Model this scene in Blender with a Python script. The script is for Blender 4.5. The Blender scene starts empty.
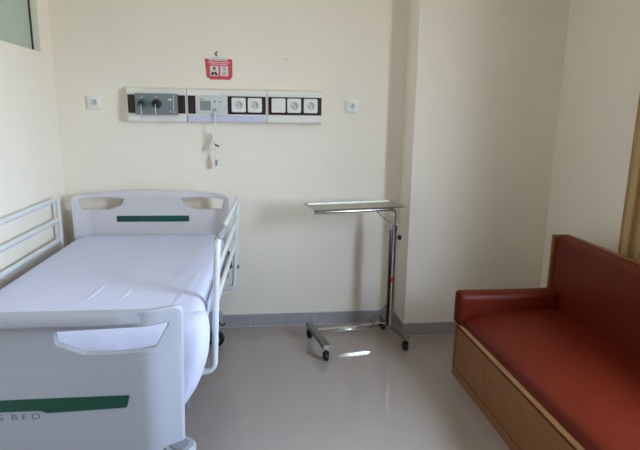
import bpy, bmesh, math, random
from mathutils import Vector, Matrix
random.seed(7)
scene = bpy.context.scene
COL = scene.collection
PI = math.pi

# ------------------------------------------------------------------ materials
def lin(c):
    out = []
    for v in c:
        v = v / 255.0
        out.append(v / 12.92 if v <= 0.04045 else ((v + 0.055) / 1.055) ** 2.4)
    return (out[0], out[1], out[2], 1.0)

def mat(name, rgb, rough=0.5, metal=0.0, noise=0.0, nscale=20.0, bump=0.0, bscale=200.0, spec=0.5, coat=0.0,
        sheen=0.0, stretch=None, emit=None, emit_s=0.0):
    m = bpy.data.materials.new(name)
    m.use_nodes = True
    nt = m.node_tree
    b = nt.nodes['Principled BSDF']
    c = lin(rgb)
    b.inputs['Base Color'].default_value = c
    b.inputs['Roughness'].default_value = rough
    b.inputs['Metallic'].default_value = metal
    b.inputs['Specular IOR Level'].default_value = spec
    b.inputs['Coat Weight'].default_value = coat
    b.inputs['Sheen Weight'].default_value = sheen
    if emit:
        b.inputs['Emission Color'].default_value = lin(emit)
        b.inputs['Emission Strength'].default_value = emit_s
    if noise > 0 or bump > 0:
        tc = nt.nodes.new('ShaderNodeTexCoord')
        mp = nt.nodes.new('ShaderNodeMapping')
        nt.links.new(tc.outputs['Object'], mp.inputs['Vector'])
        if stretch:
            mp.inputs['Scale'].default_value = stretch
    if noise > 0:
        n = nt.nodes.new('ShaderNodeTexNoise')
        n.inputs['Scale'].default_value = nscale
        n.inputs['Detail'].default_value = 5
        nt.links.new(mp.outputs['Vector'], n.inputs['Vector'])
        r = nt.nodes.new('ShaderNodeValToRGB')
        r.color_ramp.elements[0].position = 0.3
        r.color_ramp.elements[1].position = 0.7
        r.color_ramp.elements[0].color = tuple(max(0, v * (1 - noise)) for v in c[:3]) + (1,)
        r.color_ramp.elements[1].color = tuple(min(1, v * (1 + noise)) for v in c[:3]) + (1,)
        nt.links.new(n.outputs['Fac'], r.inputs['Fac'])
        nt.links.new(r.outputs['Color'], b.inputs['Base Color'])
    if bump > 0:
        n2 = nt.nodes.new('ShaderNodeTexNoise')
        n2.inputs['Scale'].default_value = bscale
        n2.inputs['Detail'].default_value = 3
        nt.links.new(mp.outputs['Vector'], n2.inputs['Vector'])
        bp = nt.nodes.new('ShaderNodeBump')
        bp.inputs['Strength'].default_value = bump
        bp.inputs['Distance'].default_value = 0.004
        nt.links.new(n2.outputs['Fac'], bp.inputs['Height'])
        nt.links.new(bp.outputs['Normal'], b.inputs['Normal'])
    return m

M = {}
M['wall'] = mat('painted_plaster', (240, 232, 219), 0.75, noise=0.012, nscale=3, bump=0.05, bscale=120, spec=0.25)
M['ceiling'] = mat('ceiling_paint', (238, 236, 230), 0.85, noise=0.01, nscale=4)
M['baseboard'] = mat('skirting_tile', (162, 160, 164), 0.3, noise=0.05, nscale=25)
M['grout'] = mat('pale_grout', (205, 203, 198), 0.7, noise=0.03)
M['bed'] = mat('bed_plastic', (207, 203, 206), 0.42, noise=0.008, nscale=6, bump=0.02, bscale=500)
M['bedgrey'] = mat('bed_grey_plastic', (150, 153, 160), 0.5, noise=0.02)
M['railwhite'] = mat('powder_coated_steel', (214, 218, 218), 0.35, noise=0.01)
M['green'] = mat('green_inlay', (9, 76, 60), 0.4, noise=0.03)
M['letter'] = mat('grey_lettering', (92, 92, 108), 0.5, noise=0.02)
M['black'] = mat('black_rubber', (22, 22, 24), 0.55, noise=0.06)
M['wheelgrey'] = mat('wheel_grey', (120, 122, 128), 0.45, noise=0.03)
M['brake'] = mat('brake_red', (96, 34, 40), 0.5, noise=0.05)
M['chrome'] = mat('chromed_steel', (208, 208, 205), 0.14, 1.0, noise=0.02, nscale=40)
M['mirror'] = mat('polished_steel', (205, 205, 205), 0.05, 1.0, noise=0.01, nscale=40)
M['steel'] = mat('brushed_steel', (180, 180, 172), 0.22, 1.0, noise=0.04, nscale=30, stretch=(2, 30, 30))
M['dullsteel'] = mat('dull_steel', (132, 130, 124), 0.38, 1.0, noise=0.05, nscale=30)
M['darksteel'] = mat('dark_steel', (72, 70, 70), 0.35, 1.0, noise=0.05, nscale=30)
M['traysteel'] = mat('satin_steel', (188, 186, 176), 0.52, 1.0, noise=0.03, nscale=30)
M['redlabel'] = mat('red_sticker', (190, 24, 46), 0.5, noise=0.04)
M['housing'] = mat('white_housing', (231, 230, 224), 0.4, noise=0.01)
M['brownpanel'] = mat('dark_brown_panel', (50, 34, 32), 0.35, noise=0.08, nscale=30, stretch=(1, 1, 12))
M['diffuser'] = mat('lavender_diffuser', (205, 204, 226), 0.35, noise=0.01)
M['gasbox'] = mat('blue_grey_plastic', (122, 128, 134), 0.45, noise=0.02)
M['teal'] = mat('teal_ring', (70, 104, 102), 0.45, noise=0.04)
M['white'] = mat('white_plastic', (232, 232, 228), 0.35, noise=0.008)
M['callgrey'] = mat('pale_grey_plastic', (206, 209, 208), 0.4, noise=0.01)
M['screen'] = mat('grey_screen', (142, 148, 148), 0.25, noise=0.02)
M['socketcup'] = mat('socket_recess', (168, 168, 164), 0.5, noise=0.02)
M['dark'] = mat('dark_slot', (64, 64, 64), 0.5, noise=0.05)
M['contacts_shade'] = mat('socket_contacts_shade', (122, 124, 124), 0.5, noise=0.05)
M['poster'] = mat('red_poster', (206, 78, 86), 0.55, noise=0.06, nscale=60)
M['pink'] = mat('pink_print', (236, 176, 182), 0.55, noise=0.03)
M['print_white'] = mat('white_print', (226, 214, 214), 0.55, noise=0.03)
M['print_dark'] = mat('dark_print', (58, 34, 48), 0.55, noise=0.05)
M['print_skin'] = mat('skin_print', (196, 160, 150), 0.55, noise=0.03)
M['print_grey'] = mat('grey_print', (188, 178, 182), 0.55, noise=0.08, nscale=90)
M['leather'] = mat('red_leatherette', (100, 28, 9), 0.45, noise=0.06, nscale=14, bump=0.12, bscale=350, spec=0.25)
M['gold'] = mat('beige_curtain', (186, 154, 106), 0.75, noise=0.06, nscale=8, stretch=(6, 6, 0.4), sheen=0.2)
M['winframe'] = mat('window_frame_white', (208, 208, 206), 0.4, noise=0.01)
M['gasket'] = mat('dark_gasket', (52, 56, 54), 0.5, noise=0.05)
M['frost'] = mat('frosted_glass', (176, 192, 178), 0.28, noise=0.02, nscale=5)
M['outside'] = mat('outside_ground', (150, 150, 145), 0.9, noise=0.05)

def wood(name, rgb, rough=0.42):
    m = bpy.data.materials.new(name); m.use_nodes = True
    nt = m.node_tree; b = nt.nodes['Principled BSDF']
    tc = nt.nodes.new('ShaderNodeTexCoord'); mp = nt.nodes.new('ShaderNodeMapping')
    mp.inputs['Scale'].default_value = (9, 1.2, 9)
    nt.links.new(tc.outputs['Object'], mp.inputs['Vector'])
    n = nt.nodes.new('ShaderNodeTexNoise'); n.inputs['Scale'].default_value = 6; n.inputs['Detail'].default_value = 8
    nt.links.new(mp.outputs['Vector'], n.inputs['Vector'])
    r = nt.nodes.new('ShaderNodeValToRGB'); c = lin(rgb)
    r.color_ramp.elements[0].position = 0.3; r.color_ramp.elements[1].position = 0.75
    r.color_ramp.elements[0].color = tuple(v * 0.82 for v in c[:3]) + (1,)
    r.color_ramp.elements[1].color = tuple(v * 1.14 for v in c[:3]) + (1,)
    nt.links.new(n.outputs['Fac'], r.inputs['Fac'])
    nt.links.new(r.outputs['Color'], b.inputs['Base Color'])
    b.inputs['Roughness'].default_value = rough
    return m
M['wood'] = wood('brown_wood', (142, 92, 50))
M['woodlight'] = wood('light_wood_edge', (196, 148, 104))
M['wooddark'] = wood('added_dark_panelling', (84, 62, 46))
M['foot'] = mat('bed_plastic_shaded', (170, 173, 184), 0.42, noise=0.008, nscale=6, bump=0.02, bscale=500)  # bed plastic again, with the footboard's shade put into a darker colour

def floor_mat():
    m = bpy.data.materials.new('polished_grey_tile'); m.use_nodes = True
    nt = m.node_tree; b = nt.nodes['Principled BSDF']
    tc = nt.nodes.new('ShaderNodeTexCoord')
    br = nt.nodes.new('ShaderNodeTexBrick')
    br.offset = 0.0
    br.inputs['Scale'].default_value = 1.0
    br.inputs['Brick Width'].default_value = 0.6
    br.inputs['Row Height'].default_value = 0.6
    br.inputs['Mortar Size'].default_value = 0.0012
    c = lin((170, 158, 151))
    br.inputs['Color1'].default_value = c
    br.inputs['Color2'].default_value = tuple(v * 0.97 for v in c[:3]) + (1,)
    br.inputs['Mortar'].default_value = tuple(v * 0.9 for v in c[:3]) + (1,)
    nt.links.new(tc.outputs['Object'], br.inputs['Vector'])
    n = nt.nodes.new('ShaderNodeTexNoise'); n.inputs['Scale'].default_value = 7; n.inputs['Detail'].default_value = 8
    nt.links.new(tc.outputs['Object'], n.inputs['Vector'])
    mx = nt.nodes.new('ShaderNodeMix'); mx.data_type = 'RGBA'; mx.blend_type = 'MULTIPLY'
    mx.inputs[0].default_value = 0.08
    nt.links.new(br.outputs['Color'], mx.inputs[6]); nt.links.new(n.outputs['Color'], mx.inputs[7])
    nt.links.new(mx.outputs[2], b.inputs['Base Color'])
    b.inputs['Roughness'].default_value = 0.085
    b.inputs['Specular IOR Level'].default_value = 0.5
    return m
M['floor'] = floor_mat()

def sheet_mat():
    m = mat('white_bed_sheet', (207, 210, 236), 0.85, noise=0.01, nscale=12, sheen=0.1)
    nt = m.node_tree; b = nt.nodes['Principled BSDF']
    tc = nt.nodes.new('ShaderNodeTexCoord')
    n = nt.nodes.new('ShaderNodeTexNoise'); n.inputs['Scale'].default_value = 4.5; n.inputs['Detail'].default_value = 3
    n.inputs['Distortion'].default_value = 0.6
    nt.links.new(tc.outputs['Object'], n.inputs['Vector'])
    bp = nt.nodes.new('ShaderNodeBump'); bp.inputs['Strength'].default_value = 0.25; bp.inputs['Distance'].default_value = 0.02
    nt.links.new(n.outputs['Fac'], bp.inputs['Height']); nt.links.new(bp.outputs['Normal'], b.inputs['Normal'])
    return m
M['sheet'] = sheet_mat()

def glass_mat():
    m = bpy.data.materials.new('clear_window_glass'); m.use_nodes = True
    nt = m.node_tree
    for nd in list(nt.nodes):
        if nd.type != 'OUTPUT_MATERIAL': nt.nodes.remove(nd)
    out = [nd for nd in nt.nodes if nd.type == 'OUTPUT_MATERIAL'][0]
    tr = nt.nodes.new('ShaderNodeBsdfTransparent'); tr.inputs['Color'].default_value = (0.93, 0.96, 0.96, 1)
    gl = nt.nodes.new('ShaderNodeBsdfGlossy'); gl.inputs['Roughness'].default_value = 0.02
    mx = nt.nodes.new('ShaderNodeMixShader'); mx.inputs[0].default_value = 0.06
    nt.links.new(tr.outputs[0], mx.inputs[1]); nt.links.new(gl.outputs[0], mx.inputs[2])
    nt.links.new(mx.outputs[0], out.inputs['Surface'])
    return m
M['glass'] = glass_mat()

# ------------------------------------------------------------------ mesh helpers
def newbm(): return bmesh.new()

def box(bm, x0, x1, y0, y1, z0, z1, bev=0.0, seg=2, mi=0):
    r = bmesh.ops.create_cube(bm, size=1.0)
    vs = r['verts']
    for v in vs:
        v.co = Vector((x0 + (v.co.x + .5) * (x1 - x0), y0 + (v.co.y + .5) * (y1 - y0), z0 + (v.co.z + .5) * (z1 - z0)))
    fs = set(f for v in vs for f in v.link_faces)
    for f in fs: f.material_index = mi
    if bev > 0:
        es = list(set(e for v in vs for e in v.link_edges))
        bmesh.ops.bevel(bm, geom=es, offset=bev, segments=seg, profile=0.5, affect='EDGES', clamp_overlap=True)
    return bm

def fillet(pts, r, n=6):
    pts = [Vector(p) for p in pts]
    out = [pts[0]]
    for i in range(1, len(pts) - 1):
        a, b, c = pts[i - 1], pts[i], pts[i + 1]
        d1 = (a - b); d2 = (c - b)
        rr = min(r, d1.length * .49, d2.length * .49)
        p1 = b + d1.normalized() * rr; p2 = b + d2.normalized() * rr
        for k in range(n + 1):
            t = k / n
            out.append(p1 * (1 - t) ** 2 + b * 2 * t * (1 - t) + p2 * t * t)
    out.append(pts[-1])
    return out

def tube(bm, pts, r, seg=12, caps=True, mi=0, sx=1.0, sy=1.0, up=None):
    pts = [Vector(p) for p in pts]
    n = len(pts)
    tang = []
    for i in range(n):
        t = pts[min(i + 1, n - 1)] - pts[max(i - 1, 0)]
        tang.append(t.normalized())
    u0 = Vector(up) if up else (Vector((0, 0, 1)) if abs(tang[0].z) < 0.9 else Vector((0, 1, 0)))
    nrm = (u0 - tang[0] * u0.dot(tang[0])).normalized()
    rings = []
    for i in range(n):
        nrm = (nrm - tang[i] * nrm.dot(tang[i])).normalized()
        bn = tang[i].cross(nrm)
        rr = r[i] if isinstance(r, (list, tuple)) else r
        ring = [bm.verts.new(pts[i] + (nrm * math.cos(2 * PI * k / seg) * sy + bn * math.sin(2 * PI * k / seg) * sx) * rr) for k in range(seg)]
        rings.append(ring)
    for i in range(n - 1):
        for k in range(seg):
            f = bm.faces.new((rings[i][k], rings[i][(k + 1) % seg], rings[i + 1][(k + 1) % seg], rings[i + 1][k]))
            f.material_index = mi
    if caps:
        f = bm.faces.new(list(reversed(rings[0]))); f.material_index = mi
        f = bm.faces.new(rings[-1]); f.material_index = mi
    return bm

def lathe(bm, prof, origin=(0, 0, 0), axis='z', seg=24, mi=0):
    """prof: list of (radius, height)"""
    o = Vector(origin)
    def P(r, h, a):
        c, s = r * math.cos(a), r * math.sin(a)
        if axis == 'z': return o + Vector((c, s, h))
        if axis == 'y': return o + Vector((c, -h, s))       # height grows towards -y
        return o + Vector((h, c, s))
    rings = []
    for r, h in prof:
        if r < 1e-6: rings.append([bm.verts.new(P(0, h, 0))])
        else: rings.append([bm.verts.new(P(r, h, 2 * PI * k / seg)) for k in range(seg)])
    for a, b in zip(rings[:-1], rings[1:]):
        for k in range(seg):
            k2 = (k + 1) % seg
            if len(a) == 1 and len(b) == 1: continue
            if len(a) == 1: f = bm.faces.new((a[0], b[k2], b[k]))
            elif len(b) == 1: f = bm.faces.new((a[k], a[k2], b[0]))
            else: f = bm.faces.new((a[k], a[k2], b[k2], b[k]))
            f.material_index = mi
    if len(rings[0]) > 1: bm.faces.new(list(reversed(rings[0]))).material_index = mi
    if len(rings[-1]) > 1: bm.faces.new(rings[-1]).material_index = mi
    return bm

def prism_xz(bm, pts, y0, y1, mi=0):
    """extrude a polygon given in (x,z) from y0 to y1"""
    a = [bm.verts.new((p[0], y0, p[1])) for p in pts]
    b = [bm.verts.new((p[0], y1, p[1])) for p in pts]
    n = len(pts)
    fs = [bm.faces.new(a), bm.faces.new(list(reversed(b)))]
    for i in range(n):
        j = (i + 1) % n
        fs.append(bm.faces.new((a[i], b[i], b[j], a[j])))
    for f in fs: f.material_index = mi
    return bm

def prism_yz(bm, pts, x0, x1, mi=0):
    a = [bm.verts.new((x0, p[0], p[1])) for p in pts]
    b = [bm.verts.new((x1, p[0], p[1])) for p in pts]
    n = len(pts)
    fs = [bm.faces.new(a), bm.faces.new(list(reversed(b)))]
    for i in range(n):
        j = (i + 1) % n
        fs.append(bm.faces.new((a[i], b[i], b[j], a[j])))
    for f in fs: f.material_index = mi
    return bm

def obj(name, bm, m, parent=None, smooth=35, loc=None):
    bmesh.ops.recalc_face_normals(bm, faces=bm.faces)
    me = bpy.data.meshes.new(name)
    bm.to_mesh(me); bm.free()
    mats = m if isinstance(m, (list, tuple)) else [m]
    for k in mats: me.materials.append(k)
    if smooth:
        for p in me.polygons: p.use_smooth = True
        me.set_sharp_from_angle(angle=math.radians(smooth))
    o = bpy.data.objects.new(name, me)
    COL.objects.link(o)
    if parent: o.parent = parent
    if loc: o.location = loc
    return o

def tag(o, label, cat, group=None):
    o['label'] = label; o['category'] = cat
    if group: o['group'] = group
    return o

def thing(name, label, cat, loc=(0, 0, 0), rz=0.0, group=None):
    o = bpy.data.objects.new(name, None); COL.objects.link(o)
    o.empty_display_size = 0.1
    o.location = loc; o.rotation_euler = (0, 0, rz)
    return tag(o, label, cat, group)

def struct(name, bm, m, smooth=None):
    o = obj(name, bm, m, None, smooth)
    o['kind'] = 'structure'
    return o

def spline_mesh(polys, extrude, bevel, bres=3):
    """filled 2D outline(s) in (x,z) with holes, rounded edges; returns a bmesh whose thickness runs along y"""
    cu = bpy.data.curves.new('outline', 'CURVE'); cu.dimensions = '2D'; cu.fill_mode = 'BOTH'
    cu.extrude = extrude; cu.bevel_depth = bevel; cu.bevel_resolution = bres
    cu.offset = -bevel
    for pts in polys:
        sp = cu.splines.new('POLY'); sp.points.add(len(pts) - 1)
        for q, p in zip(sp.points, pts): q.co = (p[0], p[1], 0, 1)
        sp.use_cyclic_u = True
    o = bpy.data.objects.new('outline', cu); COL.objects.link(o)
    dg = bpy.context.evaluated_depsgraph_get()
    me = bpy.data.meshes.new_from_object(o.evaluated_get(dg))
    bm = bmesh.new(); bm.from_mesh(me)
    bpy.data.objects.remove(o); bpy.data.curves.remove(cu); bpy.data.meshes.remove(me)
    for v in bm.verts: v.co = Vector((v.co.x, -v.co.z, v.co.y))
    bmesh.ops.remove_doubles(bm, verts=bm.verts, dist=1e-5)
    return bm

def round_poly(pts, r, n=5):
    """fillet every corner of a closed 2D polygon; r may be a list"""
    out = []; N = len(pts)
    for i in range(N):
        a, b, c = Vector(pts[i - 1]), Vector(pts[i]), Vector(pts[(i + 1) % N])
        rr = r[i] if isinstance(r, (list, tuple)) else r
        d1, d2 = a - b, c - b
        rr = min(rr, d1.length * .45, d2.length * .45)
        p1, p2 = b + d1.normalized() * rr, b + d2.normalized() * rr
        if rr < 1e-5: out.append((b.x, b.y)); continue
        for k in range(n + 1):
            t = k / n
            p = p1 * (1 - t) ** 2 + b * 2 * t * (1 - t) + p2 * t * t
            out.append((p.x, p.y))
    return out

def bisect(bm, axis, vals):
    no = Vector((1, 0, 0)) if axis == 'x' else (Vector((0, 1, 0)) if axis == 'y' else Vector((0, 0, 1)))
    for v in vals:
        bmesh.ops.bisect_plane(bm, geom=bm.verts[:] + bm.edges[:] + bm.faces[:], dist=1e-5, plane_co=no * v, plane_no=no)

def text_bm(txt, size, depth, spacing=1.0):
    cu = bpy.data.curves.new('txt', 'FONT'); cu.body = txt; cu.size = size; cu.extrude = depth
    cu.space_character = spacing
    o = bpy.data.objects.new('txt', cu); COL.objects.link(o)
    dg = bpy.context.evaluated_depsgraph_get()
    me = bpy.data.meshes.new_from_object(o.evaluated_get(dg))
    bm = bmesh.new(); bm.from_mesh(me)
    bpy.data.objects.remove(o); bpy.data.curves.remove(cu); bpy.data.meshes.remove(me)
    for v in bm.verts: v.co = Vector((v.co.x, -v.co.z, v.co.y))
    return bm

# ------------------------------------------------------------------ room shell
XL, XR, YF, ZC = -1.205, 1.925, -4.6, 2.72
WT = 0.15
PX, PY = 0.98, -0.25                    # the pillar's free corner
b = newbm(); box(b, XL - WT, XR + WT, YF - WT, WT, -0.1, 0.0); struct('floor', b, M['floor'])
b = newbm(); box(b, XL - WT, XR + WT, YF - WT, WT, ZC, ZC + 0.1); struct('ceiling', b, M['ceiling'])
b = newbm(); box(b, XL - WT, XR + WT, 0.0, WT, 0.0, ZC); struct('wall_back', b, M['wall'])
b = newbm(); box(b, PX, XR, PY, 0.0, 0.0, ZC, 0.006, 2); struct('wall_pillar', b, M['wall'], 35)
b = newbm(); box(b, XL - WT, XR + WT, YF - WT, YF, 0.0, ZC); struct('wall_front', b, M['wooddark'])  # unseen wall; dark panelling made up to cut light bounced from the rear

def wall_with_hole(name, x0, x1, ya, yb, za, zb):
    """a wall from YF to 0 with one rectangular opening, made as one clean mesh"""
    b = newbm()
    ys = [YF, ya, yb, 0.0]; zs = [0.0, za, zb, ZC]
    def grid(x):
        return [[b.verts.new((x, y, z)) for z in zs] for y in ys]
    A, B = grid(x0), grid(x1)
    for G in (A, B):
        for i in range(3):
            for k in range(3):
                if i == 1 and k == 1: continue
                b.faces.new((G[i][k], G[i + 1][k], G[i + 1][k + 1], G[i][k + 1]))
    def strip(loop):
        for (i, k), (i2, k2) in zip(loop, loop[1:] + loop[:1]):
            b.faces.new((A[i][k], A[i2][k2], B[i2][k2], B[i][k]))
    strip([(1, 1), (2, 1), (2, 2), (1, 2)])
    strip([(0, 0), (1, 0), (2, 0), (3, 0), (3, 1), (3, 2), (3, 3), (2, 3), (1, 3), (0, 3), (0, 2), (0, 1)])
    return struct(name, b, M['wall'])

# left wall with the high frosted window, right wall with the daylight window
LWY0, LWY1, LWZ0, LWZ1 = -1.55, -0.172, 1.777, 2.38
wall_with_hole('wall_left', XL - WT, XL, LWY0, LWY1, LWZ0, LWZ1)
RWY0, RWY1, RWZ0, RWZ1 = -3.0, -2.0, 0.95, 2.2
wall_with_hole('wall_right', XR, XR + WT, RWY0, RWY1, RWZ0, RWZ1)

# window_1: frosted pane high on the left wall
w1 = bpy.data.objects.new('window_1', None); COL.objects.link(w1); w1['kind'] = 'structure'
xa = XL - 0.042
b = newbm(); box(b, xa - 0.006, xa, LWY0 + 0.012, LWY1 - 0.012, LWZ0 + 0.012, LWZ1 - 0.012)
obj('window_pane', b, M['frost'], w1, None)
b = newbm()
fw = 0.007
x0, x1 = xa - 0.012, xa + 0.006
box(b, x0, x1, LWY1 - fw, LWY1, LWZ0, LWZ1); box(b, x0, x1, LWY0, LWY0 + fw, LWZ0, LWZ1)
box(b, x0, x1, LWY0 + fw, LWY1 - fw, LWZ0, LWZ0 + fw); box(b, x0, x1, LWY0 + fw, LWY1 - fw, LWZ1 - fw, LWZ1)
obj('gasket', b, M['gasket'], w1, None)
b = newbm(); box(b, XL - WT + 0.002, XL - WT + 0.012, LWY0, LWY1, LWZ0, LWZ1); obj('back_panel', b, M['frost'], w1, None)

# window_2: the daylight window on the right wall
w2 = bpy.data.objects.new('window_2', None); COL.objects.link(w2); w2['kind'] = 'structure'
b = newbm(); xg = XR + 0.07
ft = 0.045
for (y0, y1, z0, z1) in ((RWY0, RWY0 + ft, RWZ0, RWZ1), (RWY1 - ft, RWY1, RWZ0, RWZ1),
                         (RWY0 + ft, RWY1 - ft, RWZ0, RWZ0 + ft), (RWY0 + ft, RWY1 - ft, RWZ1 - ft, RWZ1)):
    box(b, xg - 0.025, xg + 0.025, y0, y1, z0, z1)
obj('window_frame', b, M['winframe'], w2, None)
b = newbm(); box(b, xg - 0.003, xg + 0.003, RWY0 + ft, RWY1 - ft, RWZ0 + ft, RWZ1 - ft)
obj('window_pane', b, M['glass'], w2, None)

# skirting tiles with a pale joint along the top
def skirting(name, runs, seams):
    b = newbm()
    for (x0, x1, y0, y1, inward) in runs:
        box(b, x0, x1, y0, y1, 0.0, 0.088, mi=0)
        box(b, x0, x1, y0, y1, 0.088, 0.0925, mi=1)
        box(b, x0 - 0.0 + 0.0, x1, y0 - 0.0, y1, 0.0, 0.0, mi=1) if False else None
    for (x0, x1, y0, y1) in seams:
        box(b, x0, x1, y0, y1, 0.0, 0.088, mi=1)
    return struct(name, b, [M['baseboard'], M['grout']])
skirting('baseboard_back', [(XL, PX, -0.012, 0.0, 0)], [(x - 0.0012, x + 0.0012, -0.0124, -0.01) for x in (-0.945, -0.495, -0.045, 0.405, 0.855)])
skirting('baseboard_pillar', [(PX - 0.012, PX, PY - 0.012, 0.0, 0), (PX, XR, PY - 0.012, PY, 0)], [(x - 0.0012, x + 0.0012, PY - 0.0124, PY - 0.01) for x in (1.43,)])
skirting('baseboard_left', [(XL, XL + 0.012, YF, -0.012, 0)], [])
skirting('baseboard_right', [(XR - 0.012, XR, YF, PY - 0.012, 0)], [])
b = newbm()
box(b, XL + 0.012, PX - 0.012, -0.0165, -0.012, 0.0, 0.0015); box(b, PX - 0.012, XR - 0.012, PY - 0.0165, PY - 0.012, 0.0, 0.0015)
struct('trim_1', b, M['grout'])

# ------------------------------------------------------------------ hospital bed
BT = math.radians(-1.23)
bed = thing('hospital_bed', 'white adjustable hospital bed with green bands and side rails under the bedhead unit', 'bed', (-0.643, -0.1, 0), BT)

def wrap(x, y, flat, sgn, depth):
    """bend the end boards: ends curve towards the mattress (sgn +1 = towards +y)"""
    a = abs(x) - flat
    if a <= 0: return y
    ang = math.radians(27)
    s = 0.05
    off = (a * a / (2 * s)) * math.tan(ang) if a < s else (s / 2 + (a - s)) * math.tan(ang)
    return y + sgn * off

def board(name, y, top_mid, top_end, zbot, half, sgn, holes, thick):
    top = []
    n = 16
    for k in range(n + 1):
        x = half - 2 * half * k / n
        t = abs(x) / half
        if name == 'headboard': z = top_mid - (top_mid - top_end) * t ** 2.2
        else: z = top_mid + (top_end - top_mid) * max(0, (t - 0.75) / 0.25) ** 1.3
        top.append((x, z))
    outer = [(-half + 0.012, zbot), (half - 0.012, zbot)] + top
    outer = round_poly(outer, [0.02, 0.02, 0.03] + [0.004] * (n - 1) + [0.03], 5)
    polys = [outer]
    for h in holes: polys.append(round_poly(h, 0.007, 4))
    bm = spline_mesh(polys, thick / 2 - 0.005, 0.005, 3)
    f = half - 0.115
    xs = [f + 0.0125 * k for k in range(0, 9)]
    bisect(bm, 'x', xs + [-x for x in xs])
    for v in bm.verts:
        v.co.y = wrap(v.co.x, v.co.y, f, sgn, 0) + y
    return bm

# headboard: against the wall; both ends curve towards the foot
hh = [(0.172, 0.919), (0.30, 0.928), (0.442, 0.918), (0.428, 0.853), (0.27, 0.850), (0.19, 0.878)]
hb = board('headboard', 0.0, 0.972, 0.938, 0.40, 0.480, -1, [hh, [(-x, z) for x, z in hh][::-1]], 0.034)
headboard = obj('headboard', hb, M['bed'], bed, 40)
b = newbm(); box(b, -0.222, 0.222, -0.0215, -0.0165, 0.774, 0.812, 0.0015, 2)
obj('green_band', b, M['green'], headboard)

# footboard
FY = -1.945
fh = [(0.139, 0.864), (0.142, 0.829), (0.212, 0.799), (0.31, 0.799), (0.402, 0.808), (0.438, 0.874), (0.37, 0.872)]
fb = board('footboard', FY, 0.918, 0.917, 0.43, 0.475, 1, [fh, [(-x, z) for x, z in fh][::-1]], 0.024)
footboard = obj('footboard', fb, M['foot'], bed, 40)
# raised round rail along the board's top (fades into the ears)
def ramp(x):
    t = min(1, max(0, (abs(x) - 0.30) / 0.085)); return 1 - t * t * (3 - 2 * t)
b = newbm()
pts = [(-0.385 + 0.77 * k / 40) for k in range(41)]
rings = []
for x in pts:
    k = ramp(x)
    yy = FY - 0.012
    prof = [(0.010, 0.918), (0.002, 0.9185), (-0.007 * k, 0.914), (-0.014 * k, 0.904), (-0.017 * k, 0.893), (-0.0165 * k, 0.886), (-0.011 * k, 0.8825), (0.010, 0.882)]
    rings.append([b.verts.new((x, wrap(x, yy + (p[0] if p[0] > 0 else p[0] + 0.002 * (1 - k)), 0.36, 1, 0), p[1])) for p in prof])
for r0, r1 in zip(rings[:-1], rings[1:]):
    for i in range(len(r0)):
        j = (i + 1) % len(r0)
        b.faces.new((r0[i], r0[j], r1[j], r1[i]))
b.faces.new(rings[0]); b.faces.new(list(reversed(rings[-1])))
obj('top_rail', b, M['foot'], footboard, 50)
# lower raised field of the footboard
b = spline_mesh([round_poly([(-0.462, 0.47), (0.462, 0.47), (0.462, 0.790), (0.36, 0.779), (0.0, 0.757), (-0.36, 0.779), (-0.462, 0.790)], [0.01, 0.01, 0.01, 0.1, 0.2, 0.1, 0.01], 6)], 0.0004, 0.0006, 2)
xs = [0.36 + 0.0125 * k for k in range(0, 9)]
bisect(b, 'x', xs + [-x for x in xs])
for v in b.verts: v.co.y = wrap(v.co.x, v.co.y, 0.36, 1, 0) + FY - 0.0124
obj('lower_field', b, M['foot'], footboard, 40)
# green band with the notch for the lettering
yb = FY - 0.0155
b = newbm()
g = [(-0.328, 0.6685), (0.328, 0.6715), (0.318, 0.635), (0.102, 0.627), (0.085, 0.635), (-0.085, 0.635), (-0.102, 0.627), (-0.318, 0.635)]
prism_xz(b, round_poly(g, 0.003, 2), yb, yb + 0.005)
obj('green_band', b, M['green'], footboard)
for word, xa_, xb_ in (('S', -0.034, -0.0145), ('BED', 0.007, 0.083)):
    b = text_bm(word, 0.0235, 0.0006, 1.42)
    xs = [v.co.x for v in b.verts]; w = max(xs) - min(xs)
    for v in b.verts:
        v.co.x = xa_ + (v.co.x - min(xs)) / w * (xb_ - xa_)
        v.co.y += yb + 0.0026; v.co.z += 0.609
    obj('lettering', b, M['letter'], footboard, None)
for s in (-1, 1):
    b = newbm()
    lathe(b, [(0.040, 0.0), (0.046, 0.006), (0.046, 0.040), (0.040, 0.048), (0.024, 0.048), (0.024, 0.030), (0, 0.030)], (s * 0.455, FY + 0.012, 0.444), 'z', 28)
    box(b, s * 0.455 - 0.03, s * 0.455 + 0.03, FY - 0.008, FY + 0.05, 0.447, 0.488, 0.008, 2)
    bp = obj('corner_bumper', b, M['bedgrey'], footboard, 40)
    b = newbm(); lathe(b, [(0.016, 0.0), (0.026, 0.0), (0.026, 0.004), (0.016, 0.004)], (s * 0.455, FY + 0.012, 0.4915), 'z', 28)
    obj('bumper_ring', b, M['wheelgrey'], bp, 40)
    b = newbm(); lathe(b, [(0.0158, 0.0), (0.0158, 0.002), (0, 0.002)], (s * 0.455, FY + 0.012, 0.4905), 'z', 24)
    obj('bumper_hole', b, M['dark'], bp, 40)

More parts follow.
